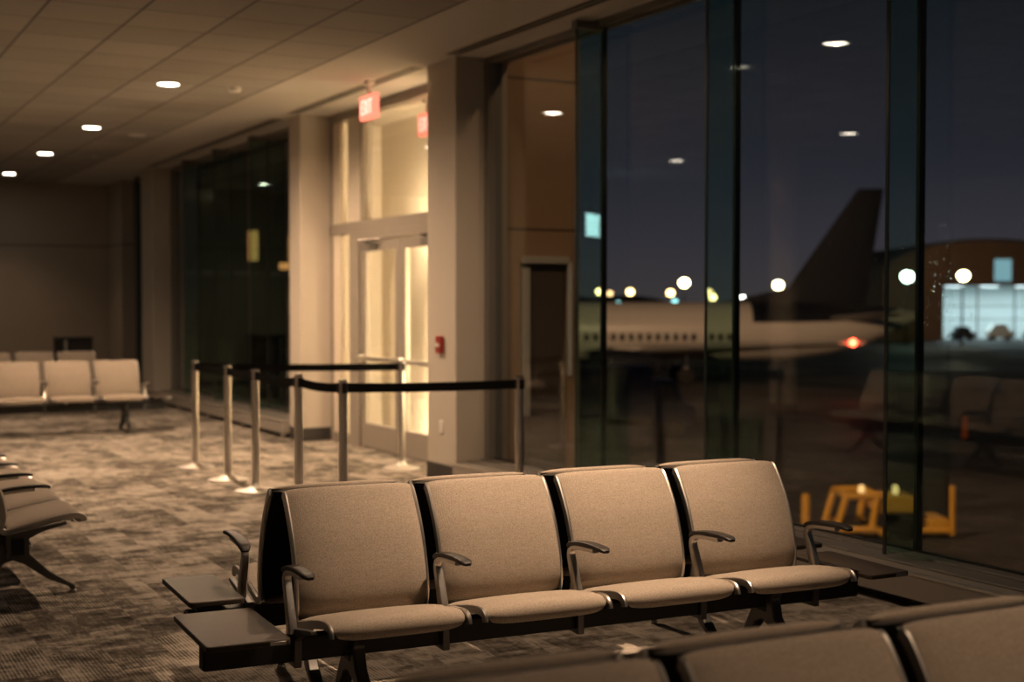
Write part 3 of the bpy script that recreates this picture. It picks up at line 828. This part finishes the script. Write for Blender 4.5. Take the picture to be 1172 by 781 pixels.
for sg in (-1, 1):
    w = wing('wing', [(sg * 1.5, CZ - 1.3, -13.5, -5.5, 0.5), (sg * 6, CZ - 1.0, -9.0, -3.9, 0.33), (sg * 15.5, CZ - 0.35, 0.4, 2.1, 0.13)], M['greywing'])
    wing('tailplane', [(sg * 0.6, CZ + 0.85, 2.6, 6.4, 0.2), (sg * 6.3, CZ + 1.35, 6.0, 7.6, 0.09)], M['greywing'])
    e = MB()
    e.rings([[(x, sg * 4.9 + r * math.cos(2 * PI * k / 28), CZ - 2.05 + r * math.sin(2 * PI * k / 28)) for k in range(28)] for x, r in ((-13.2, 0.80), (-13.0, 0.92), (-11.8, 1.02), (-10.0, 0.92), (-8.8, 0.62), (-8.2, 0.35))])
    en = e.build('engine', M['navy'], pl)
    MB().box(-11.6, -8.9, sg * 4.9 - 0.12, sg * 4.9 + 0.12, CZ - 1.15, CZ - 0.85).build('pylon', M['greywing'], en, False, 0.03)
    lg = MB(); lg.tube([(-6.6, sg * 2.6, CZ - 1.3), (-6.6, sg * 2.6, 0.5)], 0.14, 10); lgo = lg.build('landing_gear', M['steel'], pl)
    for dy in (-0.3, 0.3):
        mb = MB(); mb.rings([[(-6.6 + r * math.cos(2 * PI * k / 24), sg * 2.6 + dy + yy, 0.55 + r * math.sin(2 * PI * k / 24)) for k in range(24)] for yy, r in ((-0.17, 0.40), (-0.14, 0.54), (0.14, 0.54), (0.17, 0.40))]); mb.build('tyre', M['tyre'], lgo)
lg = MB(); lg.tube([(-26.0, 0, CZ - 1.8), (-26.0, 0, 0.4)], 0.1, 10); lgo = lg.build('landing_gear', M['steel'], pl)
mb = MB(); mb.rings([[(-26 + r * math.cos(2 * PI * k / 24), yy, 0.36 + r * math.sin(2 * PI * k / 24)) for k in range(24)] for yy, r in ((-0.2, 0.28), (-0.16, 0.36), (0.16, 0.36), (0.2, 0.28))]); mb.build('tyre', M['tyre'], lgo)
M['navred'] = emission('red_navigation_light', (1.0, 0.05, 0.02), 22.0)
MB().sphere((1.3, -15.6, CZ - 0.33), 0.20, 12).build('navigation_light', M['navred'], pl)

# --- box van
bt = thing('service_van', 'dark blue box van parked under the airliner nose side', 'van', gp(56, 3.75), -YAW)
MB().box(-1.6, 1.9, -1.15, 1.15, 0.85, 2.95).build('cargo_box', M['blue'], bt, False, 0.05)
mb = MB(); mb.prism([(1.95, 0.55), (3.55, 0.55), (3.6, 1.35), (3.2, 1.5), (2.8, 2.35), (1.95, 2.4)], 'y', -1.05, 1.05); cab = mb.build('cab', M['blue'], bt, False, 0.05)
mb = MB(); mb.prism([(2.15, 1.5), (3.0, 1.5), (2.72, 2.2), (2.15, 2.22)], 'y', -1.065, 1.065); mb.build('side_window', M['darkwin'], cab, False, 0.02)
MB().box(-1.6, 2.2, -0.5, 0.5, 0.55, 0.86).build('chassis', M['beam'], bt, False, 0.02)
for x in (-0.8, 2.75):
    for y in (-0.95, 0.95):
        mb = MB(); mb.rings([[(x + r * math.cos(2 * PI * k / 24), y + yy, 0.42 + r * math.sin(2 * PI * k / 24)) for k in range(24)] for yy, r in ((-0.13, 0.30), (-0.10, 0.42), (0.10, 0.42), (0.13, 0.30))]); mb.build('wheel', M['tyre'], bt)

# --- yellow tow tractor with roll frame close below the window
tg = thing('baggage_tractor', 'yellow tow tractor with a tubular roll frame on the apron below the window', 'tow tractor', gp(32.2, 8.75), -YAW)
def bars(name, segs, r, mat, parent):
    mb = MB()
    for a, b in segs: mb.tube([a, b], r, 10)
    return mb.build(name, mat, parent)
MB().box(-1.2, 0.75, -0.55, 0.55, 0.16, 0.30).build('chassis', M['beam'], tg, False, 0.03)
seg = []
for y in (-0.6, 0.6):
    seg += [((-1.28, y, 0.10), (-1.02, y, 1.02)), ((-1.02, y, 1.02), (-0.30, y, 1.02)), ((-0.30, y, 1.02), (-0.42, y, 0.28)), ((-1.24, y, 0.24), (-0.30, y, 0.24)), ((-0.42, y, 0.30), (-0.1, y, 0.12))]
seg += [((-1.02, -0.6, 1.02), (-1.02, 0.6, 1.02)), ((-0.30, -0.6, 1.02), (-0.30, 0.6, 1.02))]
bars('roll_frame', seg, 0.085, M['yellow'], tg)
MB().box(-0.28, 0.62, -0.55, 0.55, 0.62, 1.0).build('canopy', M['yellow'], tg, False, 0.05)
MB().box(-1.2, -0.35, -0.58, 0.58, 0.10, 0.30).build('body', M['yellow'], tg, False, 0.04)
bars('mast', [((1.47, -0.5, 0.1), (1.47, -0.5, 1.25)), ((1.47, -0.5, 0.2), (0.7, -0.5, 0.2))], 0.07, M['yellow'], tg)
MB().box(0.95, 1.40, -0.5, 0.5, 0.12, 0.48).build('hitch_box', M['yellow'], tg, False, 0.05)
M['beacon'] = emission('amber_beacon', (1.0, 0.55, 0.2), 0.9)
for x in (-0.52, 0.28): MB().lathe([(0.075, 1.0), (0.075, 1.13), (0.05, 1.20), (0.001, 1.21)], x, 0.0, 14).build('beacon', M['beacon'], tg)
for x in (-0.8, 0.35):
    for y in (-0.5, 0.5):
        mb = MB(); mb.rings([[(x + r * math.cos(2 * PI * k / 20), y + yy, 0.22 + r * math.sin(2 * PI * k / 20)) for k in range(20)] for yy, r in ((-0.11, 0.14), (-0.08, 0.22), (0.08, 0.22), (0.11, 0.14))]); mb.build('wheel', M['tyre'], tg)

t = thing('bollard', 'yellow bollard on the apron left of the tow tractor', 'bollard', gp(33.5, 7.2))
MB().lathe([(0.11, 0), (0.11, 0.72), (0.09, 0.80), (0.001, 0.83)], 0, 0, 20).build('post', M['yellow'], t)
MB().lathe([(0.17, 0), (0.17, 0.03)], 0, 0, 20).build('base_plate', M['beam'], t)
t = thing('traffic_cone', 'orange marker cone far out on the dark apron', 'cone', gp(55, 18.2))
MB().lathe([(0.14, 0.05), (0.12, 0.15), (0.09, 0.9), (0.03, 0.95), (0.001, 0.95)], 0, 0, 20).build('cone_body', M['orange'], t)
MB().box(-0.24, 0.24, -0.24, 0.24, 0, 0.06).build('base', M['tyre'], t, False, 0.02)

# --- hangar
hg = thing('hangar', 'brown brick hangar with an arched roof and brightly lit open front', 'hangar', gp(195, 67.5), -YAW)
HW = 15.0
mb = MB()
arch = [(-HW, 0.0)] + [(-HW * math.cos(PI * k / 24), 8.9 + 5.3 * math.sin(PI * k / 24) ** 0.9) for k in range(25)] + [(HW, 0.0)]
# front wall with opening: two side piers and the gable above
mb.prism([(-HW, 0), (-6.2 , 0), (-6.2, 7.9), (-HW, 7.9)], 'y', 0, 0.6)
mb.prism([(HW - 1.5, 0), (HW, 0), (HW, 7.9), (HW - 1.5, 7.9)], 'y', 0, 0.6)
gable = [(-HW, 7.9)] + arch[1:-1] + [(HW, 7.9)]
mb.prism(gable, 'y', 0, 0.6)
mb.build('front_wall', M['brick'], hg, False)
mb = MB()
outer = [(x * 1.02, z + 0.35 if z > 1 else z) for x, z in arch]
inner = list(reversed([(x * 0.99, z - 0.05) for x, z in arch]))
mb.prism(outer + inner, 'y', -0.6, 40); mb.build('roof', M['darkroof'], hg, False)
M['hwall'] = principled('hangar_white_interior', (0.72, 0.78, 0.78), 0.7, 0, 0.1, 0.4)
inn = MB()
inn.box(-6.2, HW - 1.5, 12, 12.3, 0, 7.9); inn.box(-6.5, -6.2, 0.6, 12, 0, 7.9); inn.box(HW - 1.5, HW - 1.2, 0.6, 12, 0, 7.9); inn.box(-6.5, HW - 1.2, 0.6, 12.3, 7.9, 8.2)
inn.build('interior', M['hwall'], hg, False)
for x in (-1.3, 4.0, 9.0): MB().box(x - 0.08, x + 0.08, 0.1, 0.3, 0, 7.9).build('door_post', M['frame'], hg, False)
for z in (3.1, 4.9): MB().box(-6.2, HW - 1.5, 0.12, 0.26, z - 0.06, z + 0.06).build('door_rail', M['frame'], hg, False)
M['pane'] = emission('lit_gable_window', (0.16, 0.30, 0.34), 0.8)
MB().box(1.0, 3.4, -0.1, 0.05, 8.5, 11.6).build('gable_window', M['pane'], hg, False)
for x in (-3, 2, 7, 11):
    l = bpy.data.lights.new('hangar_light', 'AREA'); l.energy = 300; l.size = 3; l.color = (0.72, 0.93, 1.0)
    lo = bpy.data.objects.new('hangar_light', l); COL.objects.link(lo); lo.parent = hg; lo.location = (x, 5, 7.6)
M['tube'] = emission('hangar_lamp', (0.8, 0.95, 1.0), 1.6)
for x in (-3, 2, 7, 11): MB().box(x - 1.2, x + 1.2, 4.6, 5.4, 7.68, 7.85).build('hangar_lamp', M['tube'], hg, False)
def vehicle(x, y, w, h, mat, label):
    t = thing('parked_vehicle', label, 'vehicle', hg.matrix_basis @ Vector((x, y, 0.0)), -YAW, 'vehicles in the lit hangar')
    t.location.z = GZ
    mb = MB(); mb.prism([(-w, 0.35), (w, 0.35), (w, h * 0.55), (w * 0.6, h * 0.62), (w * 0.35, h), (-w * 0.5, h), (-w * 0.8, h * 0.6), (-w, h * 0.55)], 'y', -0.9, 0.9)
    mb.build('vehicle_body', mat, t, False, 0.06)
    for wx in (-w * 0.6, w * 0.6):
        mb = MB(); mb.rings([[(wx + r * math.cos(2 * PI * k / 16), yy, 0.36 + r * math.sin(2 * PI * k / 16)) for k in range(16)] for yy, r in ((-0.95, 0.3), (-0.92, 0.36), (0.92, 0.36), (0.95, 0.3))]); mb.build('wheel', M['tyre'], t)
hg.location = gp(195, 67.5); 
bpy.context.view_layer.update()
vehicle(-2.4, 3.0, 1.6, 2.0, M['darkroof'], 'dark vehicle at the left inside the lit hangar')
vehicle(3.2, 4.0, 1.9, 2.4, M['white'], 'white vehicle in the middle of the lit hangar')
vehicle(8.6, 3.0, 2.1, 1.7, M['darkroof'], 'dark vehicle at the right inside the lit hangar')

# --- light masts: (px depth, side, height above the ground, colour, size)
M['lampwarm'] = emission('sodium_lamp', (1.0, 0.62, 0.22), 9.0)
M['lampbright'] = emission('bright_warm_lamp', (1.0, 0.80, 0.40), 16.0)
M['lampwhite'] = emission('white_lamp', (0.95, 1.0, 0.86), 16.0)
M['lampteal'] = emission('teal_lamp', (0.35, 0.85, 0.85), 2.5)
M['lampdim'] = emission('dim_lamp', (1.0, 0.6, 0.25), 3.0)
F_, CXP, HZP = 1570.0, 586.0, 346.0
def mast(px, py, depth, kind, r, label):
    side = (px - CXP) / F_ * depth; z = 1.56 + (HZP - py) / F_ * depth
    p = gp(depth, side); h = z - GZ
    t = thing('light_mast', label, 'light mast', p, -YAW, 'lit apron light masts on the horizon')
    MB().lathe([(0.16, 0.0), (0.08, h + 0.3)], 0, 0, 10).build('pole', M['darkroof'], t)
    mb = MB(); mb.sphere((0, -0.4, h), r, 14, (1.1, 1, 0.95)); mb.build('lamp', M[kind], t)
    MB().box(-0.5, 0.5, -0.7, 0.2, h + r * 0.9, h + r * 0.9 + 0.2).build('hood', M['darkroof'], t, False, 0.03)
for a in [
    (685.7, 334, 260, 'lampwarm', 0.55, 'orange lamp behind the first dark mullion'),
    (698, 336, 300, 'lampdim', 0.5, 'dim orange lamp just right of the first mullion'),
    (721, 334.5, 255, 'lampwarm', 0.6, 'orange lamp second from the left over the fuselage'),
    (767, 335.5, 255, 'lampwarm', 0.6, 'orange lamp left of the large bright one'),
    (782.6, 324, 230, 'lampbright', 0.75, 'large bright warm lamp above the fuselage'),
    (811.5, 334.5, 300, 'lampdim', 0.6, 'dim lamp behind the second glass fin'),
    (815.6, 340.6, 260, 'lampwarm', 0.55, 'yellow lamp low behind the second glass fin'),
    (849.7, 343, 240, 'lampwhite', 0.6, 'white lamp just above the rear fuselage'),
    (890, 326.5, 235, 'lampbright', 0.75, 'large warm lamp in front of the tail fin root'),
    (990, 348.5, 230, 'lampwhite', 0.5, 'white lamp at the foot of the tail fin'),
    (1008.5, 331.5, 260, 'lampteal', 0.7, 'pale teal lamp right of the tail fin'),
    (1037, 317, 180, 'lampwhite', 0.75, 'large white lamp behind the third glass fin'),
    (1101, 316, 175, 'lampbright', 0.65, 'warm lamp in front of the hangar gable'),
    (707.6, 347.7, 330, 'lampteal', 0.6, 'teal lamp low over the fuselage at the left'),
    (772, 345.5, 330, 'lampteal', 0.6, 'teal lamp below the large bright one'),
]: mast(*a)

# --- distant dark tree line
mb = MB(); pts = []
for k in range(81):
    s = -230 + 460 * k / 80
    h = 7.0 + 2.4 * math.sin(k * 0.35) + 1.3 * math.sin(k * 1.1 + 1) + random.uniform(-0.4, 0.4)
    pts.append((s, h))
poly = [(-230, 0)] + pts + [(230, 0)]
mb.prism(poly, 'y', 0, 25)
hl = mb.build('hills', M['hill'], None, False); hl.location = gp(380, 0); hl.rotation_euler = (0, 0, -YAW); struct(hl, 'dark tree-covered rise on the horizon')

# --- neighbouring pier seen through the far window
nb = thing('pier_building', 'dark neighbouring pier with amber lit windows beyond the far window', 'building', (9.0, 40.0, GZ), 0)
MB().box(0, 10.5, 0, 8, 0, 17).build('block', M['darkroof'], nb, False)
M['amber'] = emission('amber_window', (1.0, 0.46, 0.13), 0.42)
MB().box(3.30, 3.58, -0.06, 0.02, 6.75, 7.65).build('lit_window', M['amber'], nb, False)
MB().box(4.55, 4.85, -0.06, 0.02, 6.75, 7.5).build('lit_window', M['amber'], nb, False)
MB().box(4.25, 5.3, -0.06, 0.02, 6.50, 6.70).build('lit_window', M['amber'], nb, False)
MB().box(-0.1, 10.6, -0.12, 8.1, 6.30, 6.45).build('ledge_band', M['frame'], nb, False)

# ------------------------------------------------------------------ lights
def area(name, loc, rot, size, power, col):
    l = bpy.data.lights.new(name, 'AREA'); l.energy = power; l.color = col
    l.shape = 'RECTANGLE'; l.size, l.size_y = size
    o = bpy.data.objects.new(name, l); COL.objects.link(o); o.location = loc; o.rotation_euler = rot
    return o
# glowing panel added out of sight behind the pillar to brighten the vestibule
t = thing('vestibule_fill_panel', 'added glowing panel inside the vestibule, out of sight beside the doors', 'added fill light', (5.92, 10.75, 1.35))
MB().box(-0.16, 0.16, 0.0, 0.05, -0.75, 0.75).build('housing', M['white'], t, False, 0.006)
M['vpanel'] = emission('vestibule_fill_glow', (1.0, 0.76, 0.44), 8.0)  # glow shared by the added panel and both added strips
MB().box(-0.14, 0.14, 0.049, 0.056, -0.72, 0.72).build('glow_face', M['vpanel'], t, False)
area('vestibule_fill', (5.92, 10.83, 1.35), (R(90), 0, 0), (0.28, 1.44), 64, (1.0, 0.73, 0.46))
t = thing('added_fill_strip', 'added glowing strip hidden on the vestibule side of the bar above the doors', 'strip light', (5.585, 12.75, 2.37))  # hidden strip added to brighten the cream wall behind transom and doors
MB().box(-0.004, 0.03, -1.2, 1.2, -0.03, 0.03).build('housing', M['white'], t, False, 0.004)
MB().box(0.029, 0.034, -1.18, 1.18, -0.022, 0.022).build('glow_face', M['vpanel'], t, False)
area('added_strip_fill', (5.63, 12.75, 2.37), (0, R(-90), 0), (0.05, 2.36), 21, (1.0, 0.73, 0.46))

t = thing('added_low_fill_strip', 'added glowing strip hidden low behind the door leaves inside the vestibule', 'strip light', (5.60, 12.72, 0.12))  # second hidden strip, added to even out the light lower on that wall
MB().box(-0.012, 0.012, -1.05, 1.05, -0.03, 0.03).build('housing', M['white'], t, False, 0.004)
MB().box(0.011, 0.016, -1.03, 1.03, -0.022, 0.022).build('glow_face', M['vpanel'], t, False)
area('added_low_fill', (5.625, 12.72, 0.12), (0, R(-90), 0), (0.05, 2.06), 24, (1.0, 0.73, 0.46))

def spot(name, loc, target, power, size, col, soft=0.5):
    l = bpy.data.lights.new(name, 'SPOT'); l.energy = power; l.color = col; l.spot_size = R(size); l.spot_blend = 0.6; l.shadow_soft_size = soft
    o = bpy.data.objects.new(name, l); COL.objects.link(o); o.location = loc
    o.rotation_euler = (Vector(target) - Vector(loc)).to_track_quat('-Z', 'Y').to_euler()
    return o
spot('apron_floodlight', (23, 34, 11), gp(94, 10, -0.5), 24000, 46, (1.0, 0.55, 0.29))
spot('apron_floodlight', (8, 18, 9), gp(32, 9, GZ), 5200, 60, (1.0, 0.56, 0.27))
spot('hangar_floodlight', gp(165, 62, 8), gp(195, 66, 5), 2200, 90, (1.0, 0.62, 0.32))

spot('facade_floodlight', (7.6, 6.0, 6.2), (5.9, 10.6, 2.6), 105, 60, (1.0, 0.57, 0.29), 0.15)

# ------------------------------------------------------------------ sky
w = bpy.data.worlds.new('night_sky'); scn.world = w; w.use_nodes = True
nt = w.node_tree; nt.nodes.clear(); g = G(nt)
wo = nt.nodes.new('ShaderNodeOutputWorld')
tc = g.n('TexCoord'); sx = g.n('SeparateXYZ', Vector=tc.outputs['Generated'])
c = g.ramp(sx.outputs[2], [(0.0, (0.031, 0.026, 0.028)), (0.05, (0.021, 0.019, 0.025)), (0.11, (0.0105, 0.0112, 0.016)), (0.22, (0.0040, 0.0058, 0.0075)), (0.6, (0.002, 0.003, 0.004))])
bg = g.n('Background', Color=c, Strength=1.0)
nt.links.new(bg.outputs[0], wo.inputs[0])

# ------------------------------------------------------------------ camera
cam = bpy.data.cameras.new('camera'); co = bpy.data.objects.new('camera', cam); COL.objects.link(co)
cam.sensor_width = 36.0; cam.lens = 1570.0 / 1172.0 * 36.0
cam.clip_end = 3000
co.location = (0, 0, 1.56)
co.rotation_euler = (R(90 - 1.624), 0, -YAW)
cam.dof.use_dof = True; cam.dof.focus_distance = 5.25; cam.dof.aperture_fstop = 1.9
scn.camera = co

scn.view_settings.view_transform = 'Standard'
scn.view_settings.look = 'None'
scn.view_settings.gamma = 1.0
scn.view_settings.use_curve_mapping = False
scn.view_settings.exposure = 1.0
scn.cycles.use_denoising = True
scn.cycles.transparent_max_bounces = 32
scn.cycles.max_bounces = 10
scn.cycles.caustics_reflective = False
scn.cycles.caustics_refractive = False
